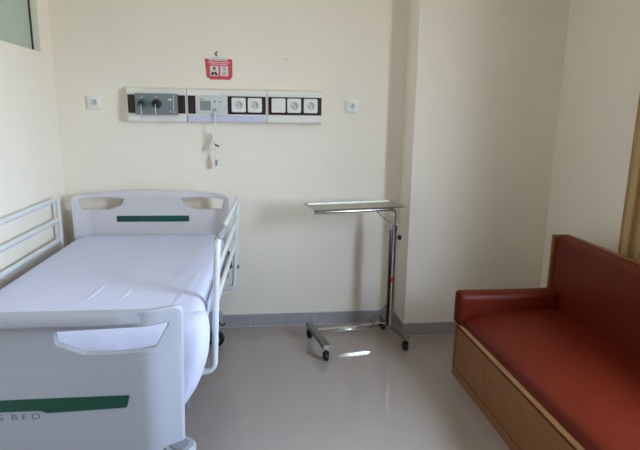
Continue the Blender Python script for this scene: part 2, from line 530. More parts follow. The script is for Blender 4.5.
# frame, deck, lifting columns, castors
b = newbm()
for s in (-1, 1):
    box(b, s * 0.38 - 0.025, s * 0.38 + 0.025, -1.42, -0.03, 0.455, 0.515, 0.006)
    box(b, s * 0.34 - 0.02, s * 0.34 + 0.02, -1.90, -1.25, 0.265, 0.315, 0.004)
    box(b, s * 0.34 - 0.022, s * 0.34 + 0.022, -1.36, -1.31, 0.30, 0.46, 0.004)
    box(b, s * 0.34 - 0.022, s * 0.34 + 0.022, -1.925, -1.88, 0.265, 0.47, 0.004)
for y in (-0.06, -0.62, -1.2, -1.40): box(b, -0.355, 0.355, y - 0.02, y + 0.02, 0.46, 0.51, 0.004)
obj('bed_frame', b, M['bedgrey'], bed)
b = newbm(); box(b, -0.42, 0.42, -1.44, -0.04, 0.516, 0.5465, 0.008); obj('mattress_deck', b, M['bedgrey'], bed)
b = newbm()
for s in (-1, 1): box(b, s * 0.32 - 0.025, s * 0.32 + 0.025, -1.80, -0.16, 0.17, 0.22, 0.006)
for y, hx in ((-0.2, 0.43), (-1.72, 0.35)): box(b, -hx, hx, y - 0.03, y + 0.03, 0.165, 0.225, 0.006)
obj('base_frame', b, M['bedgrey'], bed)
for y in (-0.4, -1.2):
    b = newbm(); box(b, -0.06, 0.06, y - 0.06, y + 0.06, 0.17, 0.47, 0.01); box(b, -0.37, 0.37, y - 0.03, y + 0.03, 0.172, 0.218, 0.004)
    obj('lift_column', b, M['wheelgrey'], bed)
def caster(parent, x, y, R, wd, hub, brake=False, top=0.165, ang=0.0, forkm=None):
    rot = Matrix.Translation((x, y, 0)) @ Matrix.Rotation(ang, 4, 'Z') @ Matrix.Translation((-x, -y, 0))
    ca = newbm()
    tube(ca, [(x, y, R + 0.02), (x, y, top)], R * 0.22, 10)
    box(ca, x - wd * 0.95, x - wd * 0.62, y - R * 0.35, y + R * 0.35, R * 0.75, R * 2.02, 0.002)
    box(ca, x + wd * 0.62, x + wd * 0.95, y - R * 0.35, y + R * 0.35, R * 0.75, R * 2.02, 0.002)
    box(ca, x - wd * 0.95, x + wd * 0.95, y - R * 0.4, y + R * 0.4, R * 2.02, R * 2.02 + R * 0.2, 0.002)
    ca.transform(rot)
    c = obj('caster', ca, forkm or M['wheelgrey'], parent)
    wb = newbm()
    h = wd * 0.55
    lathe(wb, [(R * 0.55, -h), (R * 0.92, -h), (R, -h * 0.6), (R, h * 0.6), (R * 0.92, h), (R * 0.55, h)], (x, y, R), 'x', 28)
    wb.transform(rot)
    wh = obj('wheel', wb, M['black'], c, 40)
    hb_ = newbm(); lathe(hb_, [(0, -h * 1.05), (R * 0.54, -h * 1.05), (R * 0.54, h * 1.05), (0, h * 1.05)], (x, y, R), 'x', 24)
    hb_.transform(rot)
    obj('hub', hb_, hub, c, 40)
    if brake:
        bb = newbm(); tube(bb, fillet([(x - 0.01, y - 0.02, 0.168), (x + 0.025, y - 0.045, 0.176), (x + 0.050, y - 0.06, 0.160), (x + 0.065, y - 0.065, 0.180)], 0.015), 0.005, 8)
        obj('brake_pedal', bb, M['brake'], c)
    return c
for (x, y, br) in ((0.388, -0.2, True), (-0.422, -0.2, True), (0.33, -1.72, False), (-0.33, -1.72, False)):
    caster(bed, x, y, 0.053, 0.030, M['wheelgrey'], br, ang=math.radians(80 if x > 0 else 60))

# side rails
def side_rail(xn, xf, yn, yf, zt, zs, zb, lean_n, lean_f, r, s):
    """xn/xf: x at the near and far post tops"""
    b = newbm()
    n_top, n_bot = Vector((xn, yn, zt)), Vector((xn - lean_n, yn, zb))
    f_top, f_bot = Vector((xf, yf, zt)), Vector((xf - lean_f, yf, zb))
    inn = Vector((-s * 0.085, 0, -0.012))
    dd = (f_top - n_top).normalized()
    tube(b, fillet([n_top + dd * 0.07 + Vector((0, 0, -0.006)), n_top + Vector((0, 0, -0.012)), n_bot, n_bot + inn], 0.045, 8), r * 1.02, 14)
    root = obj('side_rail', b, M['railwhite'], bed, 50)
    b = newbm(); tube(b, fillet([f_top, f_bot, f_bot + inn], 0.03, 8), r * 0.95, 14)
    obj('rail_post', b, M['railwhite'], root, 50)
    hgt = zt - zb
    for k, z in enumerate(zs):
        t = (zt - z) / hgt
        a = n_top.lerp(n_bot, t); c = f_top.lerp(f_bot, t)
        if k == 0: a = a.lerp(c, 0.06)
        b = newbm()
        tube(b, [a, c], r, 14, sx=0.8, sy=1.15)
        obj('rail_bar', b, M['railwhite'], root, 50)
    # grey sleeve at the near top corner
    b = newbm()
    d = (f_top - n_top).normalized()
    tube(b, [n_top + d * 0.035, n_top + d * 0.05, n_top + d * 0.26, n_top + d * 0.265], [r * 1.05, r * 1.28, r * 1.28, r * 1.1], 14)
    obj('corner_sleeve', b, M['bedgrey'], root, 50)
    return root, n_top, f_top, n_bot, f_bot
side_rail(0.512, 0.536, -1.25, -0.15, 0.940, (0.940, 0.812, 0.678), 0.375, 0.025, 0.032, 0.0135, 1)
rl = side_rail(-0.512, -0.512, -1.25, -0.165, 0.942, (0.942, 0.820, 0.700), 0.400, 0.0, 0.0, 0.0135, -1)
b = newbm()
box(b, 0.470, 0.492, -0.165, -0.115, 0.50, 0.60, 0.004)
tube(b, [(0.486, -0.14, 0.505), (0.53, -0.14, 0.505)], 0.004, 8)
lt = obj('rail_latch', b, M['dark'], bed)
b = newbm(); lathe(b, [(0, 0.0), (0.012, 0.002), (0.014, 0.009), (0.010, 0.016), (0, 0.018)], (0.522, -0.14, 0.505), 'x', 16)
obj('latch_knob', b, M['wheelgrey'], lt)
for s in (-1, 1):
    for y in (-0.15, -1.25):
        b = newbm()
        tube(b, [(s * 0.395, y, 0.388), (s * 0.435, y, 0.388)], 0.016, 12)
        box(b, s * 0.385 - 0.02, s * 0.385 + 0.02, y - 0.02, y + 0.02, 0.37, 0.46, 0.004)
        obj('rail_bracket', b, M['bedgrey'], bed)

# ------------------------------------------------------------------ mattress under its sheet
mt = thing('mattress', 'mattress under a smooth white bed sheet lying on the hospital bed', 'mattress', (-0.643, -0.1, 0), BT)
def mattress_mesh():
    b = newbm()
    # cross sections along y (local): each = closed loop of points from bottom left round the top to bottom right
    def section(y, zt, half, zb, rad, flare=0.0, n=7, sag=0.0):
        pts = []
        pts.append((-half + 0.02, zb))
        pts.append((-half, zb + 0.03))
        for k in range(n):
            a = PI - (PI / 2) * k / (n - 1)
            pts.append((-half + rad + rad * math.cos(a), zt - rad + rad * math.sin(a)))
        for k in range(1, 14):
            t = k / 14
            pts.append((-half + rad + (2 * half - 2 * rad) * t, zt + 0.004 * math.sin(t * PI)))
        for k in range(n):
            a = PI / 2 - (PI / 2) * k / (n - 1)
            pts.append((half + flare - rad + rad * math.cos(a), zt - rad + rad * math.sin(a)))
        pts.append((half + flare, zb + 0.03))
        pts.append((half - 0.02, zb))
        return [b.verts.new((x, y, z)) for x, z in pts]
    secs = []
    secs.append(section(-0.045, 0.640, 0.405, 0.555, 0.03))
    secs.append(section(-0.052, 0.680, 0.425, 0.551, 0.045))
    secs.append(section(-0.075, 0.697, 0.440, 0.549, 0.05))
    secs.append(section(-0.13, 0.701, 0.448, 0.549, 0.05))
    for k in range(1, 15):
        y = -0.13 - (1.26) * k / 15
        secs.append(section(y, 0.701, 0.452, 0.549, 0.05, 0.004))
    secs.append(section(-1.40, 0.700, 0.456, 0.549, 0.05, 0.010))
    secs.append(section(-1.435, 0.693, 0.458, 0.549, 0.05, 0.012))
    secs.append(section(-1.455, 0.675, 0.456, 0.549, 0.05, 0.010))
    secs.append(section(-1.462, 0.650, 0.450, 0.551, 0.04, 0.006))
    for s0, s1 in zip(secs[:-1], secs[1:]):
        for i in range(len(s0)):
            j = (i + 1) % len(s0)
            b.faces.new((s0[i], s0[j], s1[j], s1[i]))
    b.faces.new(list(reversed(secs[0]))); b.faces.new(secs[-1])
    return b
obj('sheet', mattress_mesh(), M['sheet'], mt, 60)
# the sheet's end hanging down over the foot of the mattress
def drape():
    b = newbm()
    # rows from the top fold down; (z, half width left, right, y front, curve)
    rows = [(0.694, 0.430, 0.436, -1.40), (0.7045, 0.448, 0.458, -1.428), (0.698, 0.462, 0.480, -1.460), (0.684, 0.47, 0.491, -1.49),
            (0.660, 0.47, 0.496, -1.508), (0.62, 0.47, 0.497, -1.522), (0.57, 0.468, 0.492, -1.53), (0.52, 0.462, 0.479, -1.535),
            (0.47, 0.452, 0.462, -1.535), (0.42, 0.43, 0.440, -1.53), (0.37, 0.41, 0.410, -1.52), (0.33, 0.40, 0.385, -1.515)]
    N = 40
    grid = []
    for ri, (z, hl, hr, y) in enumerate(rows):
        row = []
        k = ri / (len(rows) - 1)
        for i in range(N + 1):
            t = i / N
            x = -hl + (hl + hr) * t
            e = min(t, 1 - t) * (hl + hr)            # distance from the side edge
            c = 0.055
            back = 0.0
            if e < c: back = (c - math.sqrt(max(0, c * c - (c - e) ** 2))) * (1.0 if ri > 1 else 0.4)
            fold = 0.006 * k * math.sin(t * 31 + 1.3 * math.sin(t * 9)) + 0.003 * k * math.sin(t * 71)
            row.append(b.verts.new((x, y + back - abs(fold), z)))
        # return along the sides of the mattress
        grid.append(row)
    for r0, r1 in zip(grid[:-1], grid[1:]):
        for i in range(N): b.faces.new((r0[i], r0[i + 1], r1[i + 1], r1[i]))
    # side returns
    for side in (0, -1):
        prev = [r[side] for r in grid]
        for d in (0.06, 0.14, 0.24):
            cur = []
            for ri, v in enumerate(prev):
                z = grid[ri][side].co.z
                x = grid[ri][side].co.x
                tgt = (0.455 if side == -1 else -0.455); z = z - max(0.0, z - 0.648) * min(1, d / 0.14)
                nx = x + (tgt - x) * min(1, d / 0.24) if z > 0.5 else x
                cur.append(b.verts.new((nx, grid[ri][side].co.y + d * (1 if z > 0.54 else 0.25), max(z, 0.0))))
            for i in range(len(cur) - 1): b.faces.new((prev[i], prev[i + 1], cur[i + 1], cur[i]))
            prev = cur
    bmesh.ops.recalc_face_normals(b, faces=b.faces)
    bmesh.ops.solidify(b, geom=b.faces[:], thickness=0.003)
    return b
obj('sheet_drape', drape(), M['sheet'], mt, 70)
# shallow wrinkles as soft ridges
def ridge(pts, w, h):
    b = newbm()
    pts = [Vector(p) for p in pts]; rows = []
    for i, p in enumerate(pts):
        t = i / (len(pts) - 1); k = math.sin(PI * t) ** 0.8 + 0.001
        d = (pts[min(i + 1, len(pts) - 1)] - pts[max(i - 1, 0)]).normalized(); nn = Vector((-d.y, d.x, 0))
        rows.append([b.verts.new(p + nn * (w * q * k) + Vector((0, 0, h * k * (math.cos(q * PI) * .5 + .5) - 0.001))) for q in (-1, -.6, -.25, 0, .25, .6, 1)])
    for r0, r1 in zip(rows[:-1], rows[1:]):
        for i in range(6): b.faces.new((r0[i], r0[i + 1], r1[i + 1], r1[i]))
    obj('sheet_crease', b, M['sheet'], mt, 80)
ridge([(-0.035, -1.33, 0.7035), (-0.015, -1.25, 0.7045), (-0.004, -1.18, 0.7045), (0.0, -1.10, 0.7045), (0.012, -1.02, 0.7045)], 0.020, 0.006)
ridge([(0.118, -1.27, 0.7045), (0.126, -1.22, 0.7045), (0.130, -1.17, 0.7045), (0.128, -1.10, 0.7045)], 0.018, 0.005)
ridge([(0.33, -1.38, 0.7025), (0.355, -1.25, 0.703), (0.375, -1.10, 0.703), (0.385, -0.9, 0.703), (0.39, -0.75, 0.703)], 0.030, 0.003)

# ------------------------------------------------------------------ bedhead service unit on the wall
bu = thing('bedhead_unit', 'long white bedhead service panel with brown inserts and sockets on the wall', 'service panel', (0, 0, 1.39))
def zz(z): return z - 1.39
Xs = (-0.776, -0.4185, 0.0765, 0.426)
prof = [(0.0, 1.600), (-0.030, 1.600), (-0.050, 1.590), (-0.058, 1.572), (-0.060, 1.556), (-0.060, 1.443), (-0.061, 1.437), (-0.061, 1.402), (-0.054, 1.393), (0.0, 1.391)]
for i in range(3):
    b = newbm()
    prism_yz(b, [(y, zz(z)) for y, z in prof], Xs[i] + 0.0018, Xs[i + 1] - 0.0018)
    hs = obj('housing', b, M['housing'], bu, 30)
    b = newbm()
    ins = 0.008
    box(b, Xs[i] + (0.006 if i == 0 else ins), Xs[i + 1] - (ins if i < 2 else 0.003), -0.0625, -0.058, zz(1.4445), zz(1.555), 0.0008, 1)
    obj('brown_insert', b, M['brownpanel'], hs, 30)
    if i == 1:
        b = newbm(); box(b, Xs[1] + 0.003, Xs[2] - 0.003, -0.0655, -0.055, zz(1.396), zz(1.437), 0.004, 3)
        obj('light_diffuser', b, M['diffuser'], hs, 30)
        b = newbm(); box(b, -0.20, Xs[2] - 0.003, -0.064, -0.05, zz(1.563), zz(1.572), 0.003, 2)
        obj('top_lip', b, M['housing'], hs, 30)
b = newbm(); box(b, Xs[2] + 0.003, 0.40, -0.064, -0.05, zz(1.565), zz(1.573), 0.003, 2)
obj('top_lip', b, M['housing'], bu, 30)

def socket_faces(parent, cx, cz, y, size, plain=False, rot=0.0):
    """a square socket plate on a surface at depth y (facing -y), in the parent's coordinates"""
    h = size / 2
    b = spline_mesh([round_poly([(-h, -h), (h, -h), (h, h), (-h, h)], h * 0.22, 5)], 0.003, 0.003, 3)
    for v in b.verts: v.co += Vector((cx, y - 0.006, cz))
    p = obj('switch' if plain else 'socket', b, M['white'], parent, 40)
    if plain:
        b = newbm(); box(b, cx - h * 0.62, cx + h * 0.62, y - 0.0155, y - 0.010, cz - h * 0.62, cz + h * 0.62, 0.002, 2)
        r = obj('rocker', b, M['white'], p, 40)
        b = newbm(); box(b, cx - h * 0.3, cx + h * 0.3, y - 0.0160, y - 0.0150, cz - h * 0.5, cz - h * 0.40)
        obj('rocker_mark', b, M['callgrey'], r, 40)
        return p
    b = newbm(); lathe(b, [(h * 0.50, 0), (h * 0.62, 0.0), (h * 0.62, 0.0012), (h * 0.50, 0.0012)], (cx, y - 0.0118, cz), 'y', 28)
    obj('socket_ring', b, M['callgrey'], p, 40)
    b = newbm(); lathe(b, [(h * 0.49, 0), (h * 0.49, 0.0012), (0, 0.0006)], (cx, y - 0.0118, cz), 'y', 28)
    obj('socket_well', b, M['socketcup'], p, 40)
    b = newbm()
    for s in (-1, 1):
        lathe(b, [(0, 0), (h * 0.10, 0), (h * 0.10, 0.0008), (0, 0.0008)], (cx + s * h * 0.22 * math.cos(rot), y - 0.0128, cz + s * h * 0.22 * math.sin(rot)), 'y', 12)
    # shade inside the deep well, painted as a grey half ring
    n = 14; prev = None
    for k in range(n + 1):
        a = -PI * 0.35 + PI * 0.9 * k / n
        q = [b.verts.new((cx + r * math.cos(a), yy, cz + r * math.sin(a))) for r, yy in ((h * 0.36, y - 0.0128), (h * 0.47, y - 0.0128), (h * 0.47, y - 0.0133), (h * 0.36, y - 0.0133))]
        if prev:
            for i in range(4): b.faces.new((prev[i], prev[(i + 1) % 4], q[(i + 1) % 4], q[i]))
        else: b.faces.new(q)
        prev = q
    b.faces.new(list(reversed(prev)))
    obj('socket_contacts_shade', b, M['contacts_shade'], p, 40)
    return p
for cx in (-0.0995, 0.0005): socket_faces(bu, cx, zz(1.502), -0.0625, 0.088, rot=0.5)
socket_faces(bu, 0.149, zz(1.503), -0.0625, 0.088, plain=True)
for cx in (0.2475, 0.3525): socket_faces(bu, cx, zz(1.503), -0.0625, 0.088, rot=0.9)

# gas outlet box
b = newbm(); box(b, -0.718, -0.469, -0.108, -0.060, zz(1.436), zz(1.562), 0.005, 2)
gb = obj('gas_outlet_box', b, M['gasbox'], bu, 40)
b = newbm(); box(b, -0.4925, -0.4885, -0.1092, -0.107, zz(1.444), zz(1.556)); obj('box_edge_line', b, M['callgrey'], gb)
for cx, ring in ((-0.676, 'teal'), (-0.592, 'dark')):
    b = newbm(); lathe(b, [(0.012, 0), (0.027, 0), (0.027, 0.010), (0.022, 0.016), (0.012, 0.016)], (cx + 0.004, -0.108, zz(1.501)), 'y', 26)
    go = obj('gas_outlet', b, M['teal' if ring == 'teal' else 'dark'], gb, 40)
    b = newbm(); lathe(b, [(0.020 if ring == 'dark' else 0.015, 0), (0.020 if ring == 'dark' else 0.015, 0.026), (0.012, 0.034), (0, 0.034)], (cx - 0.002, -0.1085, zz(1.501)), 'y', 22)
    obj('outlet_knob', b, M['black'], go, 40)
    b = newbm(); tube(b, fillet([(cx, -0.141, zz(1.497)), (cx, -0.15, zz(1.49)), (cx + 0.002, -0.148, zz(1.44)), (cx + 0.004, -0.146, zz(1.40))], 0.01), 0.0024, 8)
    obj('outlet_strap', b, M['callgrey'], go, 40)
    b = newbm(); box(b, cx - 0.007, cx + 0.007, -0.1092, -0.107, zz(1.536), zz(1.542)); obj('outlet_label', b, M['callgrey'], go)
b = newbm(); box(b, -0.520, -0.504, -0.1092, -0.107, zz(1.522), zz(1.530)); obj('box_label', b, M['white'], gb)
b = newbm(); box(b, -0.514, -0.504, -0.1092, -0.107, zz(1.452), zz(1.457)); obj('box_label', b, M['white'], gb)

# nurse call unit
b = newbm(); box(b, -0.364, -0.168, -0.074, -0.061, zz(1.4445), zz(1.557), 0.003, 2)
nc = obj('nurse_call_unit', b, M['callgrey'], bu, 40)
b = newbm(); box(b, -0.336, -0.271, -0.0755, -0.073, zz(1.466), zz(1.524), 0.0008, 1); obj('call_screen', b, M['screen'], nc)
b = newbm(); box(b, -0.338, -0.312, -0.0752, -0.073, zz(1.532), zz(1.536)); obj('call_marking', b, M['dark'], nc)
for i, (x, z, m) in enumerate(((-0.247, 1.520, 'dark'), (-0.214, 1.518, 'screen'), (-0.247, 1.493, 'callgrey'), (-0.212, 1.490, 'callgrey'), (-0.210, 1.466, 'callgrey'))):
    b = newbm(); lathe(b, [(0.0055 if i < 2 else 0.008, 0), (0.0055 if i < 2 else 0.008, 0.002), (0, 0.0026)], (x, -0.0738, zz(z)), 'y', 16)
    obj('call_button', b, M[m], nc, 40)
b = newbm(); box(b, -0.258, -0.238, -0.0785, -0.073, zz(1.458), zz(1.478), 0.002, 2); obj('cord_jack', b, M['screen'], nc)

# call cord hanging from the unit, knotted above its handset
cc = thing('call_cord', 'white nurse call cord knotted above its push-button handset, hanging from the bedhead unit', 'call cord', (-0.248, -0.082, 1.10))
def cz_(p): return [(x + 0.248, y + 0.082, z - 1.10) for x, y, z in p]
b = newbm()
tube(b, fillet(cz_([(-0.248, -0.0825, 1.468), (-0.246, -0.086, 1.455), (-0.244, -0.086, 1.40), (-0.243, -0.082, 1.322)]), 0.012), 0.0030, 8)
obj('cord', b, M['white'], cc, 50)
b = newbm()
lp = []
for k in range(60):
    a = k / 59 * 2 * PI * 2.2 + 1.2
    lp.append((-0.242 + 0.0175 * math.cos(a), -0.060 - 0.012 * math.sin(a * 0.5) , 1.302 + 0.021 * math.sin(a)))
tube(b, cz_(lp), 0.0052, 8)
lp = []
for k in range(60):
    a = k / 59 * 2 * PI * 1.9 + 0.6
    x0 = -0.262 + 0.012 * math.cos(a); zz0 = 1.252 + 0.028 * math.sin(a)
    lp.append((x0 + 0.5 * (zz0 - 1.252), -0.058 - 0.012 * math.cos(a * 0.5), zz0))
tube(b, cz_(lp), 0.0056, 8)
tube(b, fillet(cz_([(-0.268, -0.060, 1.236), (-0.250, -0.068, 1.228), (-0.232, -0.066, 1.236), (-0.226, -0.060, 1.25)]), 0.01), 0.0042, 8)
tube(b, fillet(cz_([(-0.250, -0.06, 1.30), (-0.254, -0.062, 1.27), (-0.247, -0.062, 1.25), (-0.243, -0.06, 1.21), (-0.244, -0.058, 1.185)]), 0.02), 0.0034, 8)
obj('cord_knot', b, M['white'], cc, 60)
b = newbm(); tube(b, cz_([(-0.254, -0.074, 1.257), (-0.226, -0.074, 1.245)]), 0.0046, 8)
obj('cord_clip', b, M['dark'], cc, 50)
b = newbm()
hp = [(0.0045, 0.09), (0.008, 0.084), (0.0095, 0.065), (0.012, 0.035), (0.0145, 0.010), (0.0145, 0.002), (0.011, 0.0)]
lathe(b, hp[::-1], (0.002, 0.026, 0.004), 'z', 18)
hs = obj('handset', b, M['white'], cc, 50)
b = newbm(); box(b, -0.006, 0.009, 0.0095, 0.0145, 0.022, 0.062, 0.002, 2); obj('handset_label', b, M['screen'], hs)
b = newbm(); lathe(b, [(0, 0), (0.007, 0), (0.007, 0.004), (0, 0.0055)], (0.002, 0.026, -0.0), 'z', 14)
for v in b.verts: v.co.z = 0.004 - v.co.z
obj('push_button', b, M['callgrey'], hs, 50)

# ------------------------------------------------------------------ single sockets on the wall
for nm, cx, cz, lab in (('wall_socket', -0.982, 1.504, 'single white wall socket left of the bedhead panel, near the room corner'),
                        ('wall_socket', 0.629, 1.506, 'single white wall socket alone right of the bedhead panel')):
    t = thing(nm, lab, 'socket', (cx, 0, cz), 0, 'single wall sockets')
    b = spline_mesh([round_poly([(-0.043, -0.043), (0.043, -0.043), (0.043, 0.043), (-0.043, 0.043)], 0.008, 5)], 0.004, 0.003, 3)
    for v in b.verts: v.co.y -= 0.005
    obj('surround', b, M['housing'], t, 40)
    sp_ = socket_faces(t, 0, 0, -0.006, 0.066, rot=0.9)

# ------------------------------------------------------------------ poster and the hook above it
S = 0.00607
def W(px, py): return (-0.222 + (px - 218.0) * S, 1.722 - (py - 69.0) * S)
def quad(x0, y0, x1, y1):
    a, c = W(x0, y0), W(x1, y1); return (a[0], c[0], c[1], a[1])
po = thing('poster', 'small red notice with two pictures stuck on the wall above the bedhead unit', 'poster', (-0.222, -0.0, 1.65))
def pl(poly, y0, y1, name, m, parent):
    b = newbm(); prism_xz(b, [(x + 0.222, z - 1.65) for x, z in poly], y0, y1); return obj(name, b, m, parent, None)
def rect(x0, y0, x1, y1): 
    a, c = W(x0, y0), W(x1, y1); return [(a[0], c[1]), (c[0], c[1]), (c[0], a[1]), (a[0], a[1])]
sheet_ = pl([W(204.1, 59.2), W(232.0, 59.2), W(232.0, 76), W(229.6, 79.8), W(209.8, 79.8), W(205.6, 77.4)], -0.0012, -0.0002, 'notice_sheet', M['poster'], po)
pl(rect(208.3, 57.8, 226.8, 60.9), -0.0020, -0.0012, 'white_tab', M['print_white'], sheet_)
b = newbm()
for (x0, y0, x1, y1) in ((210.5, 59.2, 216.2, 60.4), (218, 59.4, 224.5, 60.2)):
    x0, x1, z0, z1 = quad(x0, y0, x1, y1); box(b, x0 + 0.222, x1 + 0.222, -0.0024, -0.0019, z0 - 1.65, z1 - 1.65)
obj('tab_print', b, M['print_grey'], sheet_, None)
b = newbm()
for (x0, y0, x1, y1) in ((207.3, 62.0, 229.3, 63.2), (210, 63.9, 227.2, 64.9)):
    x0, x1, z0, z1 = quad(x0, y0, x1, y1); box(b, x0 + 0.222, x1 + 0.222, -0.0017, -0.0011, z0 - 1.65, z1 - 1.65)
obj('title_bars', b, M['pink'], sheet_, None)
pa = pl(rect(209.3, 66.2, 217.9, 76.1), -0.0018, -0.0011, 'portrait_picture', M['print_white'], sheet_)
b = newbm()
def disc(cx, cy, rx, ry, y0, y1, mi):
    prism_xz(b, [(W(cx, cy)[0] + 0.222 + rx * S * math.cos(a), W(cx, cy)[1] - 1.65 + ry * S * math.sin(a)) for a in [2 * PI * k / 16 for k in range(16)]], y0, y1, mi)
disc(213.6, 69.0, 1.5, 1.9, -0.0022, -0.0017, 0)
disc(213.6, 69.7, 0.85, 1.15, -0.0026, -0.0021, 1)
prism_xz(b, [(W(x, y)[0] + 0.222, W(x, y)[1] - 1.65) for x, y in ((210.0, 75.4), (210.3, 73.3), (212.0, 71.8), (213.2, 72.9), (214.4, 71.8), (216.3, 73.3), (217.3, 75.4), (214.6, 75.4), (213.5, 73.6), (212.4, 75.4))], -0.0022, -0.0017, 0)
obj('portrait_print', b, [M['print_dark'], M['print_skin']], pa, None)
pb = pl(rect(219.6, 66.0, 227.7, 76.1), -0.0018, -0.0011, 'document_picture', M['print_white'], sheet_)
b = newbm()
for (x0, y0, x1, y1) in ((222.3, 66.6, 225.0, 71.0), (221.5, 72.0, 225.5, 75.2)):
    x0, x1, z0, z1 = quad(x0, y0, x1, y1); box(b, x0 + 0.222, x1 + 0.222, -0.0022, -0.0017, z0 - 1.65, z1 - 1.65)
obj('document_print', b, M['print_grey'], pb, None)
# crescent hook
b = newbm(); pts = []
for k in range(17):
    a = math.radians(60 + 240 * k / 16)
    pts.append((0.0075 * math.cos(a), 0, 0.0125 * math.sin(a)))
tube(b, [(p[0], -0.004, p[2]) for p in pts], [0.0012 + 0.0028 * math.sin(PI * k / 16) for k in range(17)], 8, up=(0, 1, 0))
h = obj('wall_hook', b, M['dark'], None, 50, (-0.229, -0.0005, 1.811))
tag(h, 'tiny dark crescent-shaped hook on the wall just above the red notice', 'hook')
b = newbm(); lathe(b, [(0, 0), (0.0035, 0), (0.0035, 0.003), (0, 0.004)], (0, 0, 0), 'y', 12)
h = obj('nail', b, M['dullsteel'], None, 50, (0.202, 0.001, 1.792)); tag(h, 'tiny nail head in the bare wall up right of the red notice', 'nail')

# ------------------------------------------------------------------ instrument table (stand with tray)
ST = math.radians(10.6)
it = thing('instrument_table', 'wheeled stainless steel instrument stand with cantilevered tray beside the pillar', 'instrument table', (0.636, -0.352, 0), ST)
LX, LY, ZB0, ZB1 = 0.264, 0.172, 0.078, 0.106
for s in (-1, 1):
    b = newbm(); box(b, s * LX - 0.022, s * LX + 0.022, -LY - 0.014, LY + 0.014, ZB0, ZB1, 0.003, 2)
    lg = obj('leg_bar', b, M['dullsteel'], it, 40)
    b = newbm(); box(b, s * LX - 0.0225, s * LX + 0.0225, -LY - 0.019, -LY - 0.0142, ZB0 - 0.0005, ZB1 + 0.0005, 0.001, 1)
    obj('end_cap', b, M['chrome'], lg, 40)
    for y in (-LY, LY):
        caster(it, s * LX, y, 0.026, 0.020, M['dark'], top=ZB0, forkm=M['black'])
b = newbm(); box(b, -LX + 0.022, LX - 0.022, 0.040, 0.064, ZB0 + 0.002, ZB1 - 0.003, 0.001, 1)
b.transform(Matrix.Translation((0, 0.052, 0)) @ Matrix.Rotation(math.radians(-1.75), 4, 'Z') @ Matrix.Translation((0, -0.052, 0)))
obj('crossbar', b, M['mirror'], it, 40)
PXL = 0.236
b = newbm(); tube(b, [(PXL, 0, ZB1 - 0.004), (PXL, 0, 0.775)], 0.0185, 20)
pole = obj('pole', b, M['chrome'], it, 50)
b = newbm(); box(b, PXL - 0.030, PXL - 0.012, -0.012, 0.008, ZB1 - 0.002, 0.745, 0.003, 2)
obj('guide_rail', b, M['darksteel'], pole, 40)
b = newbm(); lathe(b, [(0.0195, 0), (0.023, 0.003), (0.023, 0.030), (0.0195, 0.034)], (PXL, 0, 0.745), 'z', 22)
obj('collar', b, M['chrome'], pole, 40)
b = newbm(); lathe(b, [(0, 0.0), (0.0165, 0.0), (0.0185, 0.012), (0.0165, 0.016), (0.0, 0.016)], (PXL, 0, ZB1 - 0.001), 'z', 22)
obj('pole_foot', b, M['dullsteel'], pole, 40)
b = newbm(); tube(b, [(PXL + 0.015, -0.0, 0.692), (PXL + 0.036, -0.0, 0.692)], 0.0045, 10)
kn = obj('adjustment_knob', b, M['chrome'], it, 50)
b = newbm(); lathe(b, [(0, 0), (0.013, 0.0), (0.017, 0.004), (0.017, 0.012), (0.012, 0.017), (0, 0.018)], (PXL + 0.032, 0, 0.692), 'x', 18)
obj('knob_head', b, M['black'], kn, 50)
b = newbm(); n = 8
ring0 = [(PXL + 0.0192 * math.sin(a), -0.0192 * math.cos(a)) for a in [math.radians(-70 + 140 * k / n) for k in range(n + 1)]]
v0 = [b.verts.new((x, y, 0.405)) for x, y in ring0]; v1 = [b.verts.new((x, y, 0.432)) for x, y in ring0]
for i in range(n): b.faces.new((v0[i], v0[i + 1], v1[i + 1], v1[i]))
bmesh.ops.recalc_face_normals(b, faces=b.faces); bmesh.ops.solidify(b, geom=b.faces[:], thickness=-0.0005)
lb = obj('pole_sticker', b, M['redlabel'], pole, 50); lb['label'] = 'small red sticker on the pole'
TZ = 0.905
b = newbm(); tube(b, fillet([(PXL, 0, 0.77), (PXL, 0, TZ - 0.027), (PXL - 0.06, 0, TZ - 0.027), (-0.295, 0, TZ - 0.027)], 0.035, 8), 0.0105, 16)
obj('tray_arm', b, M['chrome'], it, 50)
b = newbm(); tube(b, [(PXL - 0.017, 0, 0.772), (PXL - 0.125, 0, TZ - 0.035)], 0.0035, 8); obj('arm_brace', b, M['chrome'], it, 50)
b = newbm(); tube(b, [(PXL - 0.030, 0.0, 0.245), (PXL - 0.105, 0.045, ZB1 - 0.002)], 0.0075, 8, sx=0.35); obj('base_brace', b, M['steel'], it, 50)
# tray: shallow pan with a flat rim
def tray():
    b = newbm()
    x0, x1, y0, y1 = -0.338, 0.268, -0.125, 0.125
    def loop(d, z, r): return [b.verts.new((x, y, z)) for x, y in round_poly([(x0 + d, y0 + d), (x1 - d, y0 + d), (x1 - d, y1 - d), (x0 + d, y1 - d)], r, 5)]
    ls = [loop(0.004, TZ + 0.0085, 0.03), loop(0.0, TZ + 0.011, 0.03), loop(0.002, TZ + 0.013, 0.03), loop(0.016, TZ + 0.0125, 0.025), loop(0.020, TZ + 0.0015, 0.02),
          ]
    for a, c in zip(ls[:-1], ls[1:]):
        n = len(a)
        for i in range(n): b.faces.new((a[i], a[(i + 1) % n], c[(i + 1) % n], c[i]))
    b.faces.new(ls[-1])
    und = [loop(0.018, TZ + 0.0095, 0.025), loop(0.022, TZ - 0.001, 0.02)]
    n = len(ls[0])
    for a, c in ((ls[0], und[0]), (und[0], und[1])):
        for i in range(n): b.faces.new((a[i], a[(i + 1) % n], c[(i + 1) % n], c[i]))
    b.faces.new(und[-1])
    return b
